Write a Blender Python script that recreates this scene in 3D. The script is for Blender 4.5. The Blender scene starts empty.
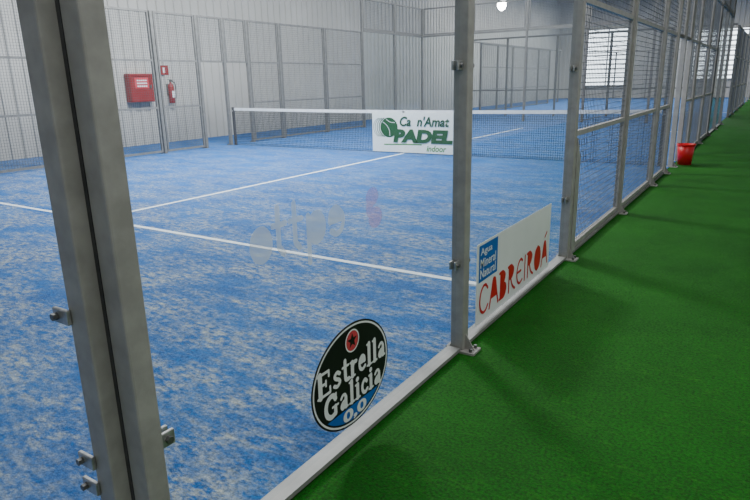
import bpy, bmesh, math, random
from mathutils import Vector, Matrix, geometry
random.seed(4)
C = bpy.context.scene.collection
PI = math.pi

# ---------------- materials ----------------
def nmat(name):
    m = bpy.data.materials.new(name); m.use_nodes = True
    nt = m.node_tree; b = nt.nodes['Principled BSDF']
    return m, nt, b
def setc(b, col, rough=.5, metal=0.0):
    b.inputs['Base Color'].default_value = (*col, 1)
    b.inputs['Roughness'].default_value = rough
    b.inputs['Metallic'].default_value = metal
def noisy(name, c1, c2, scale=8, rough=.5, metal=0.0, bump=0.0, bscale=60, detail=4):
    m, nt, b = nmat(name); setc(b, c1, rough, metal)
    tc = nt.nodes.new('ShaderNodeTexCoord'); n = nt.nodes.new('ShaderNodeTexNoise')
    n.inputs['Scale'].default_value = scale; n.inputs['Detail'].default_value = detail
    r = nt.nodes.new('ShaderNodeValToRGB')
    r.color_ramp.elements[0].color = (*c1, 1); r.color_ramp.elements[1].color = (*c2, 1)
    r.color_ramp.elements[0].position = .35; r.color_ramp.elements[1].position = .68
    nt.links.new(tc.outputs['Object'], n.inputs['Vector']); nt.links.new(n.outputs['Fac'], r.inputs['Fac'])
    nt.links.new(r.outputs['Color'], b.inputs['Base Color'])
    if bump:
        n2 = nt.nodes.new('ShaderNodeTexNoise'); n2.inputs['Scale'].default_value = bscale
        nt.links.new(tc.outputs['Object'], n2.inputs['Vector'])
        bp = nt.nodes.new('ShaderNodeBump'); bp.inputs['Strength'].default_value = bump; bp.inputs['Distance'].default_value = .01
        nt.links.new(n2.outputs['Fac'], bp.inputs['Height']); nt.links.new(bp.outputs['Normal'], b.inputs['Normal'])
    return m
M = {}
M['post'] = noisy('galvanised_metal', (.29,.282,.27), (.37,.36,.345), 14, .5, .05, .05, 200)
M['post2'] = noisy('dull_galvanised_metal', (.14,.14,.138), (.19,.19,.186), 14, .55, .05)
M['rail'] = noisy('light_metal', (.20,.20,.195), (.28,.28,.27), 6, .5, .1)
M['wire'] = noisy('wire_metal', (.09,.10,.11), (.14,.15,.16), 5, .6, .1)
M['clamp'] = noisy('clamp_steel', (.33,.33,.33), (.5,.5,.5), 40, .3, .6)
M['bolt'] = noisy('bolt_steel', (.12,.12,.12), (.2,.2,.2), 60, .35, .6)
M['white'] = noisy('white_vinyl', (.82,.84,.86), (.88,.9,.92), 3, .4)
M['banner'] = noisy('banner_white', (.76,.82,.80), (.84,.89,.87), 3, .6)
M['tape'] = noisy('net_tape', (.72,.76,.80), (.85,.88,.9), 10, .7)
M['net'] = noisy('black_cord', (.008,.010,.014), (.014,.018,.024), 10, .8)
M['black'] = noisy('black_vinyl', (.004,.004,.005), (.007,.007,.008), 5, .5)
M['red'] = noisy('red_paint', (.24,.008,.010), (.30,.012,.015), 5, .4)
M['redb'] = noisy('red_plastic', (.62,.008,.012), (.7,.012,.018), 5, .35)
M['redl'] = noisy('red_vinyl', (.58,.004,.014), (.64,.006,.018), 5, .4)
M['blue'] = noisy('blue_vinyl', (.008,.12,.50), (.012,.14,.55), 5, .4)
M['green'] = noisy('green_vinyl', (.008,.075,.02), (.012,.09,.025), 5, .5)
M['lgreen'] = noisy('light_green_vinyl', (.05,.24,.03), (.08,.28,.05), 5, .5)
M['dgrey'] = noisy('dark_green_grey', (.008,.06,.025), (.012,.07,.03), 5, .5)
M['pink'] = noisy('faded_red', (.6,.04,.06), (.7,.07,.09), 5, .5)
M['line'] = noisy('white_turf_line', (.66,.72,.78), (.84,.88,.9), 30, .9)
M['wall'] = noisy('corrugated_white', (.45,.44,.42), (.53,.52,.50), .6, .55)
M['wall2'] = noisy('plain_wall', (.42,.42,.42), (.50,.50,.49), .5, .7)
M['ceil'] = noisy('ceiling_sheet', (.2,.2,.2), (.25,.25,.25), 1, .7)
M['slab'] = noisy('concrete', (.2,.2,.2), (.28,.28,.27), 2, .8)
M['darkmetal'] = noisy('dark_metal', (.05,.05,.055), (.08,.08,.085), 10, .5, .2)

def emis(name, col, s):
    m, nt, b = nmat(name); setc(b, col)
    b.inputs['Emission Color'].default_value = (*col, 1); b.inputs['Emission Strength'].default_value = s
    return m
M['lamp'] = emis('lamp_glow', (1,.99,.96), 60)
M['day'] = emis('daylight_pane', (.85,.93,1), 4.0)

def turf(name, dark, mid, light, amt, fs=(.42,.63), pm=.10, blades=.5, bump=.6, fade=False, fscale=12):
    m, nt, b = nmat(name); b.inputs['Roughness'].default_value = .85
    b.inputs['Specular IOR Level'].default_value = .2
    N = nt.nodes; L = nt.links
    tc = N.new('ShaderNodeTexCoord')
    def noise(scale, sc, detail=4, dist=0, rot=0, ro=.68):
        mp = N.new('ShaderNodeMapping'); mp.inputs['Scale'].default_value = (*sc, 1); mp.inputs['Rotation'].default_value = (0,0,rot)
        L.new(tc.outputs['Object'], mp.inputs['Vector'])
        n = N.new('ShaderNodeTexNoise'); n.inputs['Scale'].default_value = scale; n.inputs['Detail'].default_value = detail
        n.inputs['Distortion'].default_value = dist; n.inputs['Roughness'].default_value = ro
        L.new(mp.outputs['Vector'], n.inputs['Vector']); return n
    def ramp(n, a, c, p0, p1):
        r = N.new('ShaderNodeValToRGB'); r.color_ramp.elements[0].color = (*a,1); r.color_ramp.elements[1].color = (*c,1)
        r.color_ramp.elements[0].position = p0; r.color_ramp.elements[1].position = p1
        L.new(n.outputs['Fac'], r.inputs['Fac']); return r
    base = ramp(noise(1.3, (1,1), 8, .0), dark, mid, .35, .65)
    patch = ramp(noise(1.5, (1,2.2), 8, .0, .3), (pm,)*3, (1,)*3, .40, .58)
    fine = ramp(noise(fscale, (1,2.0), 12, .1, .35, .76), (0,)*3, (1,)*3, *fs)
    mul = N.new('ShaderNodeMath'); mul.operation = 'MULTIPLY'
    L.new(patch.outputs['Color'], mul.inputs[0]); L.new(fine.outputs['Color'], mul.inputs[1])
    mul2 = N.new('ShaderNodeMath'); mul2.operation = 'MULTIPLY'; mul2.inputs[1].default_value = amt
    L.new(mul.outputs[0], mul2.inputs[0])
    if fade:   # more loose sand near the end of the court
        sx = N.new('ShaderNodeSeparateXYZ'); L.new(tc.outputs['Object'], sx.inputs[0])
        mr = N.new('ShaderNodeMapRange'); mr.inputs['From Min'].default_value = 2; mr.inputs['From Max'].default_value = 9
        mr.inputs['To Min'].default_value = amt; mr.inputs['To Max'].default_value = amt*.35
        L.new(sx.outputs['Y'], mr.inputs['Value']); L.new(mr.outputs[0], mul2.inputs[1])
    mx = N.new('ShaderNodeMix'); mx.data_type = 'RGBA'; mx.inputs['B'].default_value = (*light,1)
    L.new(mul2.outputs[0], mx.inputs['Factor']); L.new(base.outputs['Color'], mx.inputs['A'])
    grain = ramp(noise(75, (1,1), 4), (blades,)*3, (1.3,)*3, .32, .68)
    m3 = N.new('ShaderNodeMix'); m3.data_type = 'RGBA'; m3.blend_type = 'MULTIPLY'; m3.inputs['Factor'].default_value = 1
    L.new(mx.outputs['Result'], m3.inputs['A']); L.new(grain.outputs['Color'], m3.inputs['B'])
    L.new(m3.outputs['Result'], b.inputs['Base Color'])
    bp = N.new('ShaderNodeBump'); bp.inputs['Strength'].default_value = bump; bp.inputs['Distance'].default_value = .012
    L.new(noise(110, (1,1), 3).outputs['Fac'], bp.inputs['Height']); L.new(bp.outputs['Normal'], b.inputs['Normal'])
    return m
M['turf'] = turf('blue_turf', (.008,.100,.35), (.018,.145,.44), (.54,.55,.46), .92, fade=True)
M['carpet'] = turf('green_carpet', (.005,.100,.003), (.010,.148,.006), (.03,.21,.012), .5, fs=(.5,.64), blades=.35, bump=.9)

def glassmat(name, tint, gain):
    m = bpy.data.materials.new(name); m.use_nodes = True; nt = m.node_tree
    for n in list(nt.nodes): nt.nodes.remove(n)
    o = nt.nodes.new('ShaderNodeOutputMaterial'); mx = nt.nodes.new('ShaderNodeMixShader')
    t = nt.nodes.new('ShaderNodeBsdfTransparent'); t.inputs[0].default_value = (*tint,1)
    g = nt.nodes.new('ShaderNodeBsdfGlossy'); g.inputs['Roughness'].default_value = .03
    f = nt.nodes.new('ShaderNodeFresnel'); f.inputs['IOR'].default_value = 1.5
    ge = nt.nodes.new('ShaderNodeNewGeometry')
    iv = nt.nodes.new('ShaderNodeMath'); iv.operation = 'SUBTRACT'; iv.inputs[0].default_value = 1
    nt.links.new(ge.outputs['Backfacing'], iv.inputs[1])
    k = nt.nodes.new('ShaderNodeMath'); k.operation = 'MULTIPLY'; k.inputs[1].default_value = gain
    k2 = nt.nodes.new('ShaderNodeMath'); k2.operation = 'MULTIPLY'
    nt.links.new(f.outputs[0], k.inputs[0]); nt.links.new(k.outputs[0], k2.inputs[0]); nt.links.new(iv.outputs[0], k2.inputs[1])
    nt.links.new(k2.outputs[0], mx.inputs[0])
    nt.links.new(t.outputs[0], mx.inputs[1]); nt.links.new(g.outputs[0], mx.inputs[2]); nt.links.new(mx.outputs[0], o.inputs[0])
    return m
M['glass'] = glassmat('clear_glass', (.97,.99,.99), 1.05)
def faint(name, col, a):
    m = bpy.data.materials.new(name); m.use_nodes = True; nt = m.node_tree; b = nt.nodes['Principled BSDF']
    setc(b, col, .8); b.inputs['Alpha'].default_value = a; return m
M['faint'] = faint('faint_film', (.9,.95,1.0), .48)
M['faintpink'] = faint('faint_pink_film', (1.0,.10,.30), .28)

# ---------------- mesh helpers ----------------
class MB:
    def __init__(s): s.v = []; s.f = []
    def box(s, x0,x1,y0,y1,z0,z1):
        b = len(s.v)
        s.v += [(x0,y0,z0),(x1,y0,z0),(x1,y1,z0),(x0,y1,z0),(x0,y0,z1),(x1,y0,z1),(x1,y1,z1),(x0,y1,z1)]
        s.f += [tuple(b+i for i in q) for q in ((0,3,2,1),(4,5,6,7),(0,1,5,4),(1,2,6,5),(2,3,7,6),(3,0,4,7))]
        return s
    def cyl(s, p0, p1, r0, r1=None, n=12, cap=True):
        if r1 is None: r1 = r0
        p0, p1 = Vector(p0), Vector(p1); d = (p1-p0).normalized()
        a = d.orthogonal().normalized(); c = d.cross(a); b = len(s.v)
        for p, r in ((p0,r0),(p1,r1)):
            for i in range(n):
                t = 2*PI*i/n; s.v.append(tuple(p + (a*math.cos(t)+c*math.sin(t))*r))
        for i in range(n):
            j = (i+1)%n; s.f.append((b+i,b+j,b+n+j,b+n+i))
        if cap: s.f.append(tuple(b+i for i in reversed(range(n)))); s.f.append(tuple(b+n+i for i in range(n)))
        return s
    def lathe(s, prof, n=24, c=(0,0,0)):
        b = len(s.v)
        for r, z in prof:
            for i in range(n):
                t = 2*PI*i/n; s.v.append((c[0]+r*math.cos(t), c[1]+r*math.sin(t), c[2]+z))
        for k in range(len(prof)-1):
            for i in range(n):
                j = (i+1)%n; s.f.append((b+k*n+i,b+k*n+j,b+(k+1)*n+j,b+(k+1)*n+i))
        return s
    def tube(s, pts, r, n=8):
        for a, c in zip(pts[:-1], pts[1:]): s.cyl(a, c, r, n=n)
        return s
    def build(s, name, mat, parent=None, loc=None, bevel=0, smooth=False):
        me = bpy.data.meshes.new(name); me.from_pydata(s.v, [], s.f); me.materials.append(mat)
        if smooth:
            for p in me.polygons: p.use_smooth = True
        o = bpy.data.objects.new(name, me); C.objects.link(o)
        if parent: o.parent = parent
        if loc: o.location = loc
        if bevel:
            md = o.modifiers.new('bevel','BEVEL'); md.width = bevel; md.segments = 2; md.limit_method = 'ANGLE'
        return o
def tag(o, label=None, cat=None, group=None, kind=None):
    if label: o['label'] = label
    if cat: o['category'] = cat
    if group: o['group'] = group
    if kind: o['kind'] = kind
    return o
def empty(name, loc, label, cat, group=None):
    o = bpy.data.objects.new(name, None); C.objects.link(o); o.location = loc; o.empty_display_size = .1
    return tag(o, label, cat, group)
def copy_tree(o, loc, label, rotz=0, group=None):
    c = o.copy(); C.objects.link(c); c.location = loc; c.rotation_euler = (0,0,rotz); c['label'] = label
    if group: c['group'] = group
    for ch in o.children:
        d = ch.copy(); C.objects.link(d); d.parent = c
        for g in ch.children:
            e = g.copy(); C.objects.link(e); e.parent = d
    return c
ORD = ['first','second','third','fourth','fifth','sixth','seventh','eighth','ninth','tenth','eleventh','twelfth','thirteenth']

# ---------------- the hall ----------------
XL, XR, YN, YF, ZC = -12.4, 4.5, -3.0, 46.0, 6.8
tag(MB().box(XL-.2,XR+.2,YN-.2,YF+.2,-.2,-.02).build('floor', M['slab']), kind='structure')
tag(MB().box(-.04,XR,YN,YF,-.02,0).build('floor_carpet', M['carpet']), kind='structure')
tag(MB().box(XL,-.04,YN,YF,-.02,0).build('floor_side_strip', M['turf']), kind='structure')
def corrugated(name, a0, a1, vert, plane, z0, z1, into):
    m = MB(); prof = []; a = a0; d = .035
    while a < a1:
        prof += [(a,0),(a+.15,0),(a+.165,d),(a+.265,d),(a+.28,0)]; a += .28
    prof.append((a1,0))
    prof = [(min(p,a1),q) for p,q in prof]
    for p,q in prof:
        for z in (z0,z1):
            m.v.append((plane+into*q, p, z) if vert == 'y' else (p, plane+into*q, z))
    for i in range(len(prof)-1): m.f.append((2*i,2*i+2,2*i+3,2*i+1))
    return tag(m.build(name, M['wall']), kind='structure')
corrugated('wall_left', YN, YF, 'y', XL, 0, ZC, 1)
corrugated('wall_back', XL, XR, 'x', YF, 0, ZC, -1)
tag(MB().box(XR,XR+.2,YN,YF,0,ZC).build('wall_right', M['wall2']), kind='structure')
tag(MB().box(XL,XR,YN-.2,YN,0,ZC).build('wall_front', M['wall2']), kind='structure')
tag(MB().box(XL,XR+.2,YN,YF,ZC,ZC+.2).build('ceiling', M['ceil']), kind='structure')
m = MB()
for y in range(0,46,5): m.box(XL,XR,y,y+.15,ZC-.35,ZC)
tag(m.build('trim_1', M['post']), kind='structure')
def window(n, x0, x1, z0, z1):
    w = MB().box(x0,x1,YF-.10,YF-.07,z0,z1).build('window_%d'%n, M['day']); tag(w, kind='structure')
    f = MB()
    f.box(x0-.08,x0,YF-.16,YF-.04,z0-.08,z1+.08).box(x1,x1+.08,YF-.16,YF-.04,z0-.08,z1+.08)
    f.box(x0,x1,YF-.16,YF-.04,z0-.08,z0).box(x0,x1,YF-.16,YF-.04,z1,z1+.08)
    f.box((x0+x1)/2-.03,(x0+x1)/2+.03,YF-.15,YF-.08,z0,z1); f.build('window_frame', M['post'], w)
    s = MB(); z = z0+.15
    while z < z1: s.box(x0,x1,YF-.14,YF-.12,z,z+.10); z += .3
    s.build('louvre', M['wall'], w)
window(1, -10.3, -7.6, .9, 4.6); window(2, -3.5, -.6, 1.2, 4.2)

# ---------------- court surface ----------------
court = MB().box(-10,0,.8,20.8,0,.008).build('floor_court', M['turf']); tag(court, kind='structure')
court2 = MB().box(-10,0,24.3,44.3,0,.008).build('floor_court.001', M['turf']); tag(court2, kind='structure')
LZ = (.008,.0105)
NET = 10.8; S1 = NET-6.95; S2 = NET+6.95
MB().box(-10,-.02,S1-.028,S1+.028,*LZ).build('court_line', M['line'], court)
MB().box(-10,-.02,S2-.028,S2+.028,*LZ).build('court_line', M['line'], court)
MB().box(-5.028,-4.972,S1-.2,NET-.05,*LZ).build('court_line', M['line'], court)
MB().box(-5.028,-4.972,NET+.05,S2+.2,*LZ).build('court_line', M['line'], court)
MB().box(-10,-.02,27.3,27.36,*LZ).build('court_line', M['line'], court2)
MB().box(-10,-.02,41.3,41.36,*LZ).build('court_line', M['line'], court2)

# ---------------- posts ----------------
H = 3.0; HT = 4.0
def clamp_at(root, z, sx, sy, axis='y'):
    c = MB().box(.008,.020,min(0,sy*.085),max(0,sy*.085),z-.022,z+.022)
    c.box(-.020,-.008,min(0,sy*.085),max(0,sy*.085),z-.022,z+.022)
    o = c.build('clamp', M['clamp'], root, bevel=.003)
    MB().cyl((.020,sy*.062,z),(.032,sy*.062,z),.011,n=6).build('bolt', M['bolt'], o)
def make_post(loc, label, clamps, h=H, group='posts along the near side of the court', mat='post'):
    r = empty('court_post', loc, label, 'post', group)
    MB().box(-.030,.045,-.036,.036,.012,h).build('shaft', M[mat], r, bevel=.006)
    MB().box(-.045,.115,-.05,.05,.0,.012).build('base_plate', M[mat], r)
    g = MB(); b = len(g.v)
    g.v += [(.045,-.004,.012),(.10,-.004,.012),(.045,-.004,.10),(.045,.004,.012),(.10,.004,.012),(.045,.004,.10)]
    g.f += [(0,1,2),(3,5,4),(0,3,4,1),(1,4,5,2),(2,5,3,0)]
    g.build('gusset', M[mat], r)
    for y in (-.032,.032): MB().cyl((.09,y,.012),(.09,y,.03),.010,n=6).build('bolt', M['bolt'], r)
    for z, sy in clamps: clamp_at(r, z, 0, sy)
    return r
p0 = empty('corner_post', (0,.835,0), 'wide double metal corner post of the court, nearest the camera', 'post')
MB().box(-.035,.035,-.03,.036,.012,HT).build('shaft', M['post'], p0, bevel=.006)
MB().box(-.125,-.048,-.075,-.005,.012,HT).build('shaft', M['post'], p0, bevel=.006)
MB().box(-.048,-.035,-.03,-.012,.012,HT).build('joint_strip', M['darkmetal'], p0)
MB().box(-.15,.10,-.10,.06,0,.012).build('base_plate', M['post'], p0)
for z in (.5,1.7,2.5): clamp_at(p0, z, 0, 1)
for z in (.38,.46,.88,1.7,2.4):
    o = MB().box(-.175,-.11,-.088,-.076,z-.02,z+.02).build('clamp', M['clamp'], p0, bevel=.003)
    MB().cyl((-.155,-.088,z),(-.155,-.102,z),.010,n=6).build('bolt', M['bolt'], o)
gp = make_post((0,2.8,0), 'metal court post between two clear glass panels, left of the red lettered sign', [(z,s) for z in (.5,1.5,2.5) for s in (-1,1)], HT)
gp2 = make_post((0,4.8,0), 'thick metal court post where the near glass ends and wire mesh starts', [(z,-1) for z in (.5,1.5,2.5)], HT)
g = MB(); b = 0
prof = [(.037,.05),(.15,.05),(.15,.80),(.085,.90),(.037,.98)]
for x in (.024,.052): g.v += [(x,y,z) for y,z in prof]
g.f += [(4,3,2,1,0),(5,6,7,8,9)]+[(i,(i+1)%5,5+(i+1)%5,5+i) for i in range(5)]
g.build('gusset_plate', M['post'], gp2)
mp = make_post((0,6.8,0), 'slim metal post of the near mesh fence, first beyond the glass panels', [])
ys_n = [8.8,10.0,10.8,11.6,12.8,14.8]
desc_n = ['second beyond the glass','before the near gate opening','in line with the net','beside the red bucket','just past the bucket','second past the bucket']
for y, d in zip(ys_n, desc_n): copy_tree(mp, (0,y,0), 'slim metal post of the near mesh fence, '+d)
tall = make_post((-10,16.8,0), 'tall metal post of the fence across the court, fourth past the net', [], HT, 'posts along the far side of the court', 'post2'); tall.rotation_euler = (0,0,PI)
copy_tree(tall, (-10,18.8,0), 'tall metal post of the fence across the court, fifth past the net', PI)
copy_tree(tall, (-10,20.8,0), 'tall metal post at the far corner across the court', PI)
for y, d in ((16.8,'third past the bucket'),(18.8,'fourth past the bucket'),(20.8,'at its far end')):
    copy_tree(tall, (0,y,0), 'tall metal post of the near side fence, '+d, 0, 'posts along the near side of the court')
ys_f = [6.8,8.8,10.0,10.8,11.6,12.8,14.8]
desc_f = ['left of the red hose cabinet','left of the red extinguisher','right of the extinguisher','at the net end',
 'first past the net','second past the net','third past the net']
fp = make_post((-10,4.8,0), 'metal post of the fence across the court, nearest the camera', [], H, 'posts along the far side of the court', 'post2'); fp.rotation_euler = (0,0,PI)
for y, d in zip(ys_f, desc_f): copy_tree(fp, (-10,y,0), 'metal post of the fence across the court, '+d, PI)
for i, x in enumerate([-2,-4]): copy_tree(mp, (x,.8,0), 'metal post of the near end glass, %s from the corner'%ORD[i], -PI/2, 'posts of the near end')
for i, x in enumerate([-8,-6,-4,-2]): copy_tree(tall, (x,20.8,0), 'tall metal post of the glass end wall behind the net, %s from its left corner'%ORD[i], -PI/2, 'posts of the far end wall')
for i, x in enumerate([-10,-8,-6,-4,-2,0]): copy_tree(fp, (x,24.3,0), 'distant post of the second court beyond the glass, %s from the left'%ORD[i], -PI/2, 'end posts of the second court')
for i in range(6): copy_tree(mp, (0,26.3+2*i*1.5,0), 'distant post of the second court near side, %s beyond its corner'%ORD[i], 0, 'side posts of the second court')
for i in range(7): copy_tree(fp, (-10,26.3+2*i,0), 'distant post along the left side of the second court, %s beyond its corner'%ORD[i], PI, 'left side posts of the second court')
for i in range(6): copy_tree(fp, (-10+2*i,44.3,0), 'faraway post at the back end of the second court, %s from the left'%ORD[i], -PI/2, 'back end posts of the second court')

# ---------------- base rails ----------------
def base_rail(ys, label):
    m = MB()
    for a,b2 in zip(ys[:-1], ys[1:]): m.box(-.035,.038,a+.056,b2-.052,.012,.032)
    for y in ys[1:-1]: m.box(-.045,-.031,y-.06,y+.06,.013,.032)
    return tag(m.build('base_rail', M['rail']), label, 'base rail', 'base rails')
base_rail([.85,2.8,4.8,6.8,8.8,10.0], 'pale metal base rail along the foot of the near glass')
base_rail([11.6,12.8,14.8,16.8,18.8,20.8], 'distant metal base rail starting behind the red bucket')

# ---------------- glass ----------------
def glass(x0,x1,y0,y1,z0,z1,label,group):
    return tag(MB().box(x0,x1,y0,y1,z0,z1).build('court_glass', M['glass']), label, 'glass', group)
bigglass = glass(-.005,.005,.88,2.755,.04,H,'large clear glass panel with the black oval sticker','near side glass')
glass(-.005,.005,2.845,4.755,.04,H,'clear glass panel carrying the white sign with red letters','near side glass')
for i,(a,b2) in enumerate(((16.85,18.75),(18.85,20.75))):
    glass(-.005,.005,a,b2,.04,H,'distant near side glass panel, %s past the wire mesh'%ORD[i],'far glass of near side')
    glass(-10.005,-9.995,a,b2,.04,H,'clear glass panel across the court by the far corner, %s from the mesh'%ORD[i],'side glass at the far corner')
glass(-1.94,-.13,.785,.795,.02,H,'clear end glass panel left of the wide corner post','near end glass')
glass(-3.94,-2.06,.795,.805,.02,H,'clear end glass panel, second from the wide corner post','near end glass')
for i in range(5):
    glass(-9.94+2*i,-8.06+2*i,20.795,20.805,.02,H,'clear glass end wall panel behind the net, %s from the left'%ORD[i],'far end glass')

# ---------------- mesh panels ----------------
def wires(L, z0, z1, s=.05, r=.0017):
    m = MB()
    n = int(round(L/s))
    for i in range(1,n): y = i*L/n; m.box(-r,r,y-r,y+r,z0,z1)
    k = int(round((z1-z0)/s))
    for i in range(1,k): z = z0+i*(z1-z0)/k; m.box(r,3*r,0,L,z-r,z+r)
    return m
def make_mesh(loc, L, z0, label, group, mat='post', top=H, r_=.0018):
    r = empty('mesh_panel', loc, label, 'mesh panel', group)
    f = MB(); w = .02
    f.box(-w,w,0,.03,z0,top).box(-w,w,L-.03,L,z0,top)
    zs = [z for z in (z0, .985, 1.975, top-.04) if z >= z0]
    for z in zs: f.box(-w,w,.03,L-.03,z,z+.04)
    f.build('frame', M[mat], r)
    wires(L, z0, top, r=r_).build('wire_mesh', M['wire'], r)
    return r
full = make_mesh((0,4.89,0), 1.87, .04, 'wire mesh panel beside the thick post, nearest of the near fence', 'near mesh panels')
copy_tree(full, (0,6.86,0),'wire mesh panel of the near fence, second beyond the glass')
copy_tree(full, (0,12.86,0),'wire mesh panel of the near fence, first past the red bucket')
copy_tree(full, (0,14.86,0),'wire mesh panel of the near fence, second past the red bucket')
sh = make_mesh((0,8.86,0), 1.08, .04, 'narrow wire mesh panel of the near fence before the gate opening', 'near mesh panels')
copy_tree(sh, (0,11.66,0), 'narrow wire mesh panel right behind the red bucket', 0, 'near mesh panels')
ov = make_mesh((0,10.05,0), .70, 1.975, 'small mesh panel above the near gate opening, camera side of the net', 'mesh over the gate openings')
copy_tree(ov, (0,10.85,0), 'small mesh panel above the near gate opening, far side of the net')
X2 = -10; RW = .0021
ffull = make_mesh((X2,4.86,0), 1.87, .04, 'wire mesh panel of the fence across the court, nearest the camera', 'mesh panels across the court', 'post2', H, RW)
for y, d in ((6.86,'in front of the red hose cabinet'),(12.86,'second past the net'),(14.86,'third past the net')):
    copy_tree(ffull, (X2,y,0), 'wire mesh panel of the fence across the court, '+d)
fsh = make_mesh((X2,8.86,0), 1.08, .04, 'narrow mesh panel across the court in front of the extinguisher', 'mesh panels across the court', 'post2', H, RW)
copy_tree(fsh, (X2,11.66,0), 'narrow mesh panel across the court just past the net end')
fov = make_mesh((X2,10.05,0), .70, 1.975, 'small mesh panel above the far gate opening, left of the net end', 'mesh over the gate openings', 'post2', H, RW)
copy_tree(fov, (X2,10.85,0), 'small mesh panel above the far gate opening, right of the net end')
up = make_mesh((-10,16.86,0), 1.87, H+.07, 'upper mesh panel above the side glass across the court, first from the mesh', 'upper mesh above the far glass', 'post2', HT, RW)
copy_tree(up, (-10,18.86,0), 'upper mesh panel above the side glass at the far corner')
copy_tree(up, (0,16.86,0), 'upper mesh panel above the distant near side glass, first past the fence')
copy_tree(up, (0,18.86,0), 'upper mesh panel above the distant near side glass, at the far end')
for i in range(5):
    copy_tree(up, (-8.07+2*i,20.8,0), 'upper mesh panel above the glass end wall behind the net, %s from the left'%ORD[i], PI/2)
def rail(x0,x1,y0,y1,z0,z1,label,mat='post2'):
    return tag(MB().box(x0,x1,y0,y1,z0,z1).build('glass_rail', M[mat]), label, 'rail', 'rails round the glass')
m = MB()
for i in range(5): m.box(-9.95+2*i,-8.05+2*i,20.77,20.83,H,H+.06)
m.box(-9.95,-.05,20.835,20.85,H+.01,H+.05)
tag(m.build('glass_rail', M['post2']), 'top rail of the glass end wall behind the net', 'rail', 'rails round the glass')
for i,(a,b2) in enumerate(((16.85,18.75),(18.85,20.75))):
    rail(-10.03,-9.97,a,b2,H,H+.06,'rail over the side glass across the court, %s from the mesh'%ORD[i])
    rail(-.03,.03,a,b2,H,H+.06,'rail over the distant near side glass, %s past the mesh'%ORD[i])
rail(-.03,.03,.9,2.75,H,H+.06,'top rail over the near glass with the oval sticker','post')
rail(-.03,.03,2.85,4.75,H,H+.06,'top rail over the near glass with the red lettered sign','post')
rail(-9.95,-.05,24.27,24.33,H,H+.06,'top rail of the second court end wall')
rail(-10.03,-9.97,24.4,38.3,H,H+.06,'top rail along the left side of the second court')
rail(-9.95,-.05,44.27,44.33,H,H+.06,'top rail at the faraway back end of the second court')
m = MB()
for i in range(5): m.box(-9.95+2*i,-8.05+2*i,24.27,24.33,.98,1.03)
m.box(-9.95,-.05,24.335,24.345,.99,1.02)
tag(m.build('glass_rail', M['post2']), 'middle rail of the second court end wall', 'rail', 'rails round the glass')
for i in range(4): 
    copy_tree(full, (0,24.36+3*i,0),'distant wire mesh panel of the second court, %s from its corner'%ORD[i],0,'mesh panels of the second court')
for i in range(5):
    copy_tree(ffull, (-10,26.36+2*i,0),'distant mesh panel along the left side of the second court, %s from its corner'%ORD[i],0,'left mesh panels of the second court')

# ---------------- net ----------------
net = empty('court_net', (-5,NET,0), 'black padel net with pale top tape stretched across the blue court', 'net')
m = MB(); r=.0022; HW = 4.80
for i in range(1,235): x = -HW+i*2*HW/235; m.box(x-r,x+r,-r,r,.02,.86)
for i in range(21): z = .02+i*.042; m.box(-HW,HW,-r,r,z-r,z+r)
m.build('netting', M['net'], net)
def sag(x): return .865+.035*abs(x/4.85)**2
m = MB()
N=24
for i in range(N):
    a = -HW+2*HW*i/N; b2 = -HW+2*HW*(i+1)/N; b=len(m.v)
    for x in (a,b2):
        z=sag(x)
        for yy in (-.010,.010): m.v += [(x,yy,z-.05),(x,yy,z+.012)]
    m.f += [(b,b+4,b+5,b+1),(b+2,b+3,b+7,b+6),(b+1,b+5,b+7,b+3),(b,b+2,b+6,b+4)]
m.build('top_tape', M['tape'], net)
MB().box(-.025,.025,-.010,.010,.01,.86).build('centre_strap', M['tape'], net)
def netpost(x, label):
    p = empty('net_post', (x,NET,0), label, 'net post', 'net posts')
    MB().box(-.025,.025,-.03,.03,.014,.93).build('shaft', M['darkmetal'], p, bevel=.005)
    MB().box(-.03,.03,-.07,.07,.008,.014).build('base_plate', M['darkmetal'], p)
    MB().cyl((0,-.05,.84),(0,.05,.84),.018).build('winder', M['clamp'], p)
netpost(-9.84,'short dark net post at the far end of the net, across the court'); netpost(-.16,'short dark net post at the near end of the net, behind the mesh')

# ---------------- lettering helpers ----------------
def text_part(name, body, box, mp, mat, parent, off=0.0, shear=0.0, layer=1, warp=None, mirror=False):
    cu = bpy.data.curves.new('t','FONT'); cu.body = body; cu.offset = off; cu.shear = shear; cu.resolution_u = 4
    to = bpy.data.objects.new('t', cu); C.objects.link(to)
    dg = bpy.context.evaluated_depsgraph_get(); dg.update()
    me = bpy.data.meshes.new_from_object(to.evaluated_get(dg)); me.name = name
    bpy.data.objects.remove(to)
    xs = [v.co.x for v in me.vertices]; ys = [v.co.y for v in me.vertices]
    x0,x1,y0,y1 = min(xs),max(xs),min(ys),max(ys); a0,a1,b0,b1 = box
    for v in me.vertices:
        s = (v.co.x-x0)/(x1-x0); t = (v.co.y-y0)/(y1-y0)
        if mirror: s = 1-s
        a = a0+s*(a1-a0); b = b0+t*(b1-b0)
        if warp: a, b = warp(a, b)
        v.co = mp(a, b, layer)
    me.materials.clear(); me.materials.append(mat)
    o = bpy.data.objects.new(name, me); C.objects.link(o); o.parent = parent
    return o
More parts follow.
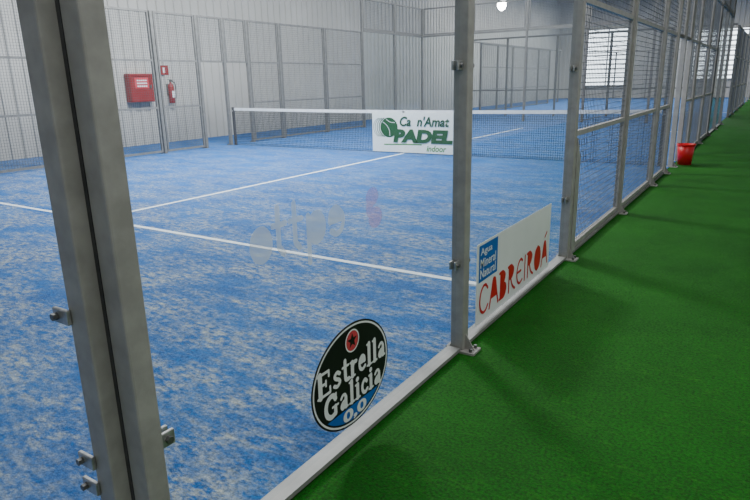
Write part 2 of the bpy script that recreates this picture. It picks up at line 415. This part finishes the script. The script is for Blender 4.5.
def poly_part(name, polys, mp, mat, parent, layer=1):
    # flat union of all outlines: one clean, non-overlapping triangulation
    vs = []; fs = []
    for pl in polys:
        area2 = sum(pl[i][0]*pl[(i+1)%len(pl)][1]-pl[(i+1)%len(pl)][0]*pl[i][1] for i in range(len(pl)))
        if abs(area2) < 1e-10: continue
        if area2 < 0: pl = pl[::-1]
        b = len(vs); vs += [Vector((a*10,c*10)) for a,c in pl]; fs.append(list(range(b,b+len(pl))))
    res = geometry.delaunay_2d_cdt(vs, [], fs, 1, 1e-5)
    m = MB(); m.v = [tuple(mp(v.x/10,v.y/10,layer)) for v in res[0]]; m.f = [tuple(f) for f in res[2]]
    return m.build(name, mat, parent)
def disc(ca,cb,ra,rb,n=40): return [(ca+ra*math.cos(2*PI*i/n), cb+rb*math.sin(2*PI*i/n)) for i in range(n)]
def stroke(pts, w, closed=False, caps=True):
    out = []
    if closed: pts = pts+[pts[0]]
    for (a,b),(c,d) in zip(pts[:-1],pts[1:]):
        L = math.hypot(c-a,d-b) or 1; nx, ny = -(d-b)/L*w/2, (c-a)/L*w/2
        out.append([(a-nx,b-ny),(c-nx,d-ny),(c+nx,d+ny),(a+nx,b+ny)])
    if caps:
        for a,b in pts: out.append(disc(a,b,w/2,w/2,12))
    return out
def smooth(pts, k=5):
    if len(pts) < 3: return pts
    out = []
    P = [pts[0]]+list(pts)+[pts[-1]]
    for i in range(1,len(P)-2):
        p0_,p1_,p2_,p3_ = P[i-1],P[i],P[i+1],P[i+2]
        for j in range(k):
            t=j/k
            out.append(tuple(.5*((2*p1_[q])+(-p0_[q]+p2_[q])*t+(2*p0_[q]-5*p1_[q]+4*p2_[q]-p3_[q])*t*t+(-p0_[q]+3*p1_[q]-3*p2_[q]+p3_[q])*t**3) for q in (0,1)))
    out.append(pts[-1]); return out
def ring_part(name, ca, cb, ra, rb, w, mp, mat, parent, layer, n=64):
    m = MB()
    for k in range(n):
        t = 2*PI*k/n
        for s in (-w/2, w/2): m.v.append(tuple(mp(ca+(ra+s)*math.cos(t), cb+(rb+s)*math.sin(t), layer)))
    for k in range(n):
        j=(k+1)%n; m.f.append((2*k,2*k+1,2*j+1,2*j))
    return m.build(name, mat, parent)
def on_side(a,b,l): return Vector((.0064+.0008*l, a, b))
def on_net(a,b,l): return Vector((a, -.005-.0015*l, b))

# bold serif letters drawn as strokes: (points, width)
SER = {
 'E':(.92,[([(.2,.04),(.2,.96)],.24),([(.06,.95),(.72,.95)],.12),([(.73,.96),(.73,.74)],.11),([(.2,.51),(.52,.51)],.12),([(.54,.62),(.54,.40)],.10),([(.06,.05),(.77,.05)],.12),([(.78,.05),(.78,.28)],.11)]),
 's':(.58,[([(.45,.54),(.29,.64),(.14,.54),(.20,.41),(.38,.31),(.45,.18),(.28,.06),(.09,.14)],.16)]),
 't':(.50,[([(.21,.90),(.21,.30),(.25,.10),(.42,.07)],.19),([(.04,.66),(.42,.66)],.11)]),
 'r':(.54,[([(.16,.05),(.16,.64)],.21),([(.02,.04),(.32,.04)],.10),([(.03,.66),(.16,.66)],.10),([(.2,.48),(.28,.60),(.42,.60)],.18)]),
 'e':(.58,[([(.1,.36),(.44,.36)],.10),([(.45,.37),(.42,.55),(.28,.64),(.13,.53),(.09,.34),(.14,.14),(.30,.05),(.47,.14)],.155)]),
 'l':(.39,[([(.18,.05),(.18,.98)],.21),([(.03,.04),(.33,.04)],.10),([(.04,.97),(.18,.97)],.10)]),
 'a':(.61,[([(.4,.48),(.4,.06)],.19),([(.40,.05),(.52,.05)],.10),([(.1,.53),(.22,.64),(.36,.60),(.40,.46)],.14),([(.38,.37),(.20,.32),(.10,.18),(.18,.06),(.36,.12)],.15)]),
 'G':(1.0,[([(.76,.74),(.66,.90),(.46,.94),(.24,.80),(.15,.5),(.24,.20),(.48,.06),(.74,.14)],.22),([(.80,.97),(.80,.70)],.09),([(.74,.10),(.74,.42)],.20),([(.56,.44),(.92,.44)],.10)]),
 'i':(.39,[([(.18,.05),(.18,.64)],.21),([(.03,.04),(.33,.04)],.10),([(.04,.66),(.18,.66)],.10),([(.18,.88),(.185,.89)],.22)]),
 'c':(.54,[([(.43,.51),(.30,.63),(.15,.53),(.10,.34),(.16,.14),(.31,.06),(.46,.15)],.17)]),
}
def serif_polys(word, a0, a1, b0, b1, arc=0):
    tot = sum(SER[c][0]+.02 for c in word); ux = (a1-a0)/tot; uy = b1-b0; out = []; pos = 0
    for c in word:
        for pts, w in SER[c][1]:
            for poly in stroke(smooth([(p,q) for p,q in pts],4), w):
                out.append([(a0+(pos+p)*ux, b0+q*uy) for p,q in poly])
        pos += SER[c][0]+.02
    return out

# ---------------- white sign with red letters ----------------
sg = empty('advertising_sign', (0,3.02,.05), 'white sticker sign with large red letters and blue square, on near glass', 'sign')
mp1 = lambda a,b,l: on_side(a,b,l)
SW, SH = 1.36, .49
MB().box(.0052,.0064,0,SW,0,SH).build('panel', M['white'], sg)
poly_part('blue_square', [[(.03,.255),(.31,.255),(.31,.475),(.03,.475)]], mp1, M['blue'], sg, 1)
for i, w in enumerate(('Agua','Mineral','Natural')):
    text_part('small_lettering', w, (.05,.05+(.17,.23,.23)[i],.402-.064*i,.457-.064*i), mp1, M['white'], sg, .01, 0, 2)
G = {
 'C':(.96,[[(.82,.80),(.64,.95),(.42,.95),(.20,.78),(.11,.48),(.20,.18),(.44,.03),(.68,.06),(.86,.20)]]),
 'A':(.98,[[(.06,.0),(.24,.50),(.38,.92),(.50,.97),(.62,.88),(.76,.45),(.92,.0)],[(.24,.34),(.76,.34)]]),
 'B':(.90,[[(.18,.02),(.18,.97)],[(.06,.97),(.40,.98),(.64,.80),(.50,.57),(.20,.53)],[(.40,.54),(.68,.46),(.76,.25),(.56,.03),(.08,.02)]]),
 'R':(.96,[[(.18,.0),(.18,.97)],[(.06,.97),(.42,.98),(.68,.78),(.52,.54),(.20,.50)],[(.38,.5),(.58,.18),(.88,.0)]]),
 'E':(.88,[[(.76,.86),(.54,.96),(.26,.82),(.12,.48),(.24,.16),(.50,.03),(.78,.12)],[(.12,.50),(.60,.51)]]),
 'I':(.40,[[(.2,.0),(.2,.97)]]),
 'O':(1.0,[[(.49,.97),(.22,.83),(.11,.50),(.22,.16),(.49,.02),(.77,.16),(.88,.50),(.77,.83),(.49,.97)]]),
}
word = 'CABREIROA'; pos = 0; polys = []
tot = sum(G[c][0] for c in word)
us = (SW-.07)/tot; hh = .18
for c in word:
    for st in G[c][1]:
        for poly in stroke([(.035+pos*us+p*us, .048+q*hh) for p,q in smooth(st,6)], .017): polys.append(poly)
    pos += G[c][0]
la = .035+(pos-.50)*us
polys += stroke([(la-.005,.048+hh+.03),(la+.035,.048+hh+.06)], .016)
poly_part('red_lettering', polys, mp1, M['redl'], sg, 2)

# ---------------- black oval sticker ----------------
ov2 = empty('oval_sticker', (0,1.79,.295), 'black oval beer sticker with white lettering and red emblem, on near glass', 'sticker')
mp2 = mp1; RA, RB = .268, .222
m = MB(); n=64
for xx in (.0052,.0064):
    m.v += [(xx, RA*math.cos(2*PI*i/n), RB*math.sin(2*PI*i/n)) for i in range(n)]
m.f = [tuple(reversed(range(n))), tuple(range(n,2*n))]+[(i,(i+1)%n,n+(i+1)%n,n+i) for i in range(n)]
m.build('disc', M['black'], ov2)
ring_part('white_ring', 0,0,RA-.012,RB-.012,.008, mp2, M['white'], ov2, 1)
t0 = math.asin(.134/(RB-.024)); seg = [((RA-.024)*math.cos(t),(RB-.024)*math.sin(t)) for t in [PI+t0+(PI-2*t0)*i/24 for i in range(25)]]
poly_part('blue_base', [seg], mp2, M['blue'], ov2, 1)
poly_part('red_emblem', [disc(0,.148,.042,.042)], mp2, M['pink'], ov2, 3)
ring_part('emblem_ring', 0,.148,.045,.045,.006, mp2, M['white'], ov2, 4, 32)
star = [((.034 if i%2==0 else .014)*math.sin(PI*i/5), .148+(.034 if i%2==0 else .014)*math.cos(PI*i/5)) for i in range(10)]
poly_part('emblem_star', [star], mp2, M['black'], ov2, 4)
poly_part('lettering', serif_polys('Estrella', -.236,.248,-.010,.092), mp2, M['white'], ov2, 4)
poly_part('lettering', serif_polys('Galicia', -.203,.213,-.122,-.022), mp2, M['white'], ov2, 4)
text_part('numerals', '0,0', (-.078,.088,-.200,-.138), mp2, M['white'], ov2, .035, 0, 3)

# ---------------- faint reversed lettering stuck to the glass ----------------
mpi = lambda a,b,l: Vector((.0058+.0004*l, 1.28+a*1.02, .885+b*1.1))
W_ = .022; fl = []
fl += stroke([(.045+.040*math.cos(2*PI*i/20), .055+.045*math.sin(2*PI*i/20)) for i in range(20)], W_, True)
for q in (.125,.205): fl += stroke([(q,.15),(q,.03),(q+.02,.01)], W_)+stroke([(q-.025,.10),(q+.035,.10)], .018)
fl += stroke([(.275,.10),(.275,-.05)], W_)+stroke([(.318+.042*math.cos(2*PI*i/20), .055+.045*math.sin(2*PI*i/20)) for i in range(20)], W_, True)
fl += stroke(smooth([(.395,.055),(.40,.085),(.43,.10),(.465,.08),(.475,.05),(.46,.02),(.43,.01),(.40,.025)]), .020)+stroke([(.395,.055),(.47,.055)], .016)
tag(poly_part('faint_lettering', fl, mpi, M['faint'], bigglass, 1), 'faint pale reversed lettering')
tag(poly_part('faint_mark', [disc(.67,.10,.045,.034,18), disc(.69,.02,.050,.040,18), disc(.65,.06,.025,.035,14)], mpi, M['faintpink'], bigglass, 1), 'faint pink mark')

# ---------------- net banner ----------------
bn = empty('net_banner', (-4.8,NET-.02,.03), 'white banner with green ball logo and lettering hanging on the net', 'banner')
BW = .95
MB().box(-BW,BW,-.004,0,0,.80).build('panel', M['banner'], bn)
bc = -.54
poly_part('ball', [disc(bc,.50,.21,.20)], on_net, M['green'], bn, 2)
poly_part('ball_seam', stroke(smooth([(bc-.15,.61),(bc-.05,.54),(bc+.01,.44),(bc+.02,.33)]), .010)+stroke(smooth([(bc-.06,.66),(bc+.03,.61),(bc+.14,.60)]), .010), on_net, M['banner'], bn, 3)
for dx_, w_ in ((.05,.020),(.10,.015),(.15,.011),(.19,.008)):
    poly_part('swoosh', stroke([(bc-dx_-(.19)*math.cos(t),.50-.20*math.sin(t)) for t in [(-1.2+.2*i) for i in range(13)]], w_), on_net, M['green'], bn, 1)
text_part('small_lettering', "Ca  n'Amat", (-.28,.84,.53,.73), on_net, M['dgrey'], bn, .025, .2, 4)
text_part('lettering', 'PADEL', (-.44,.92,.20,.47), on_net, M['green'], bn, .065, .15, 5)
text_part('small_lettering', 'indoor', (.34,.78,.04,.16), on_net, M['lgreen'], bn, .02, .2, 1)
poly_part('underline', stroke([(-.66,.15),(-.2,.165),(.22,.17)], .022), on_net, M['lgreen'], bn, 1)

# ---------------- fire equipment ----------------
fx = XL+.036
cab = empty('hose_cabinet', (fx,10.0,1.08), 'red fire hose cabinet with white marking on the pale corrugated wall', 'fire cabinet')
MB().box(0,.20,-.34,.34,0,.70).build('body', M['red'], cab, bevel=.01)
f = MB(); f.box(.20,.215,-.32,-.28,.02,.68).box(.20,.215,.28,.32,.02,.68).box(.20,.215,-.28,.28,.02,.06).box(.20,.215,-.28,.28,.64,.68)
f.build('door_frame', M['red'], cab)
MB().box(.201,.206,-.20,.20,.34,.60).build('marking', M['pink'], cab)
m = MB(); 
for z in (.38,.45,.52): m.box(.207,.209,-.15,.15,z,z+.03)
m.build('marking_text', M['white'], cab)
MB().box(.215,.235,.22,.27,.34,.42).build('handle', M['bolt'], cab)
ex = empty('fire_extinguisher', (fx+.12,10.95,1.02), 'red fire extinguisher hanging on the wall beside the hose cabinet', 'fire extinguisher')
MB().lathe([(0,0),(.07,0),(.08,.02),(.08,.42),(.06,.48),(.025,.52),(.025,.55),(0,.55)]).build('body', M['red'], ex, smooth=True)
MB().box(-.015,.05,-.03,.03,.55,.60).box(0,.02,-.09,.03,.60,.615).build('valve', M['bolt'], ex)
MB().tube([(.03,.03,.57),(.06,.09,.52),(.06,.11,.40),(.05,.10,.2),(.05,.09,.12)], .012).build('hose', M['black'], ex)
MB().box(.075,.083,-.045,.045,.15,.32).build('paper_tag', M['white'], ex)
MB().box(-.125,-.06,-.05,.05,.2,.5).build('bracket', M['bolt'], ex)
es = empty('safety_sign', (fx,10.9,1.75), 'small red and white safety sign above the fire extinguisher', 'sign')
MB().box(0,.01,-.12,.12,0,.24).build('panel', M['red'], es)
MB().box(.0101,.013,-.06,.0,.05,.19).build('pictogram', M['white'], es)

# ---------------- red bucket ----------------
bk = empty('bucket', (.165,11.2,0), 'red plastic bucket standing on the green carpet by the fence', 'bucket')
k = .80
MB().lathe([(p*k,q*k) for p,q in [(0,.006),(.125,.006),(.125,0),(.13,0),(.165,.42),(.155,.42),(.12,.012),(0,.012)]]).build('body', M['redb'], bk, smooth=True)
MB().lathe([(p*k,q*k) for p,q in [(.163,.395),(.178,.395),(.178,.425),(.163,.425)]]).build('rim', M['redb'], bk)
MB().tube([(k*.178*math.cos(t),k*.178*math.sin(t)*.98,k*(.39-.09*math.sin(t))) for t in [PI*i/10 for i in range(11)]], .004, 6).build('handle', M['clamp'], bk)

# ---------------- lamps ----------------
def pendant(loc, label):
    p = empty('pendant_lamp', loc, label, 'lamp', 'hanging hall lamps')
    MB().lathe([(.05,.34),(.12,.32),(.24,.14),(.23,.14),(.10,.30)],20).build('shade', M['clamp'], p)
    MB().lathe([(0,-.20),(.13,-.14),(.20,.0),(.18,.14),(0,.18)],20).build('bulb', M['lamp'], p)
    MB().cyl((0,0,.32),(0,0,ZC-loc[2]),.012,n=6).build('cable', M['bolt'], p)
pendant((-9.5,27.3,4.6), 'bright hanging hall lamp above the far corner of the court')
pendant((-5.6,27.3,4.7), 'hanging hall lamp right of the brightest one, beyond the court')

def area(loc, sx, sy, e, col=(1,1,1), rot=(0,0,0)):  # added area lights without fittings; light the closed hall and throw post shadows
    l = bpy.data.lights.new('area','AREA'); l.shape = 'RECTANGLE'; l.size = sx; l.size_y = sy; l.energy = e; l.color = col
    o = bpy.data.objects.new('added_area_light', l); C.objects.link(o); o.location = loc; o.rotation_euler = rot
    return o
area((-5,6,6.3), 6, 8, 500, (1,1,.99))
area((-6,16,6.3), 6, 8, 950, (1,1,.98))
area((-6,34,6.3), 8, 16, 2100, (1,1,.98))
area((-7.0,8.5,6.0), 1.5, 1.3, 1050, (1,1,.99))
area((2.9,2,6.3), 1.5, 9, 250, (1,.99,.95))
w = bpy.data.worlds.new('world'); bpy.context.scene.world = w; w.use_nodes = True
w.node_tree.nodes['Background'].inputs[0].default_value = (.6,.65,.7,1); w.node_tree.nodes['Background'].inputs[1].default_value = .3

# ---------------- camera ----------------
cam = bpy.data.cameras.new('camera'); co = bpy.data.objects.new('camera', cam); C.objects.link(co)
cam.sensor_width = 36; cam.lens = 28.8; cam.clip_start = .05; cam.clip_end = 200
f = Vector((-.5278,.8058,-.2687)).normalized(); r = Vector((.8397,.5426,-.0224)); r = (r - f*r.dot(f)).normalized(); u = r.cross(f)
mat = Matrix((r,u,-f)).transposed().to_4x4(); mat.translation = Vector((1.30,0,1.43))
co.matrix_world = mat
bpy.context.scene.camera = co
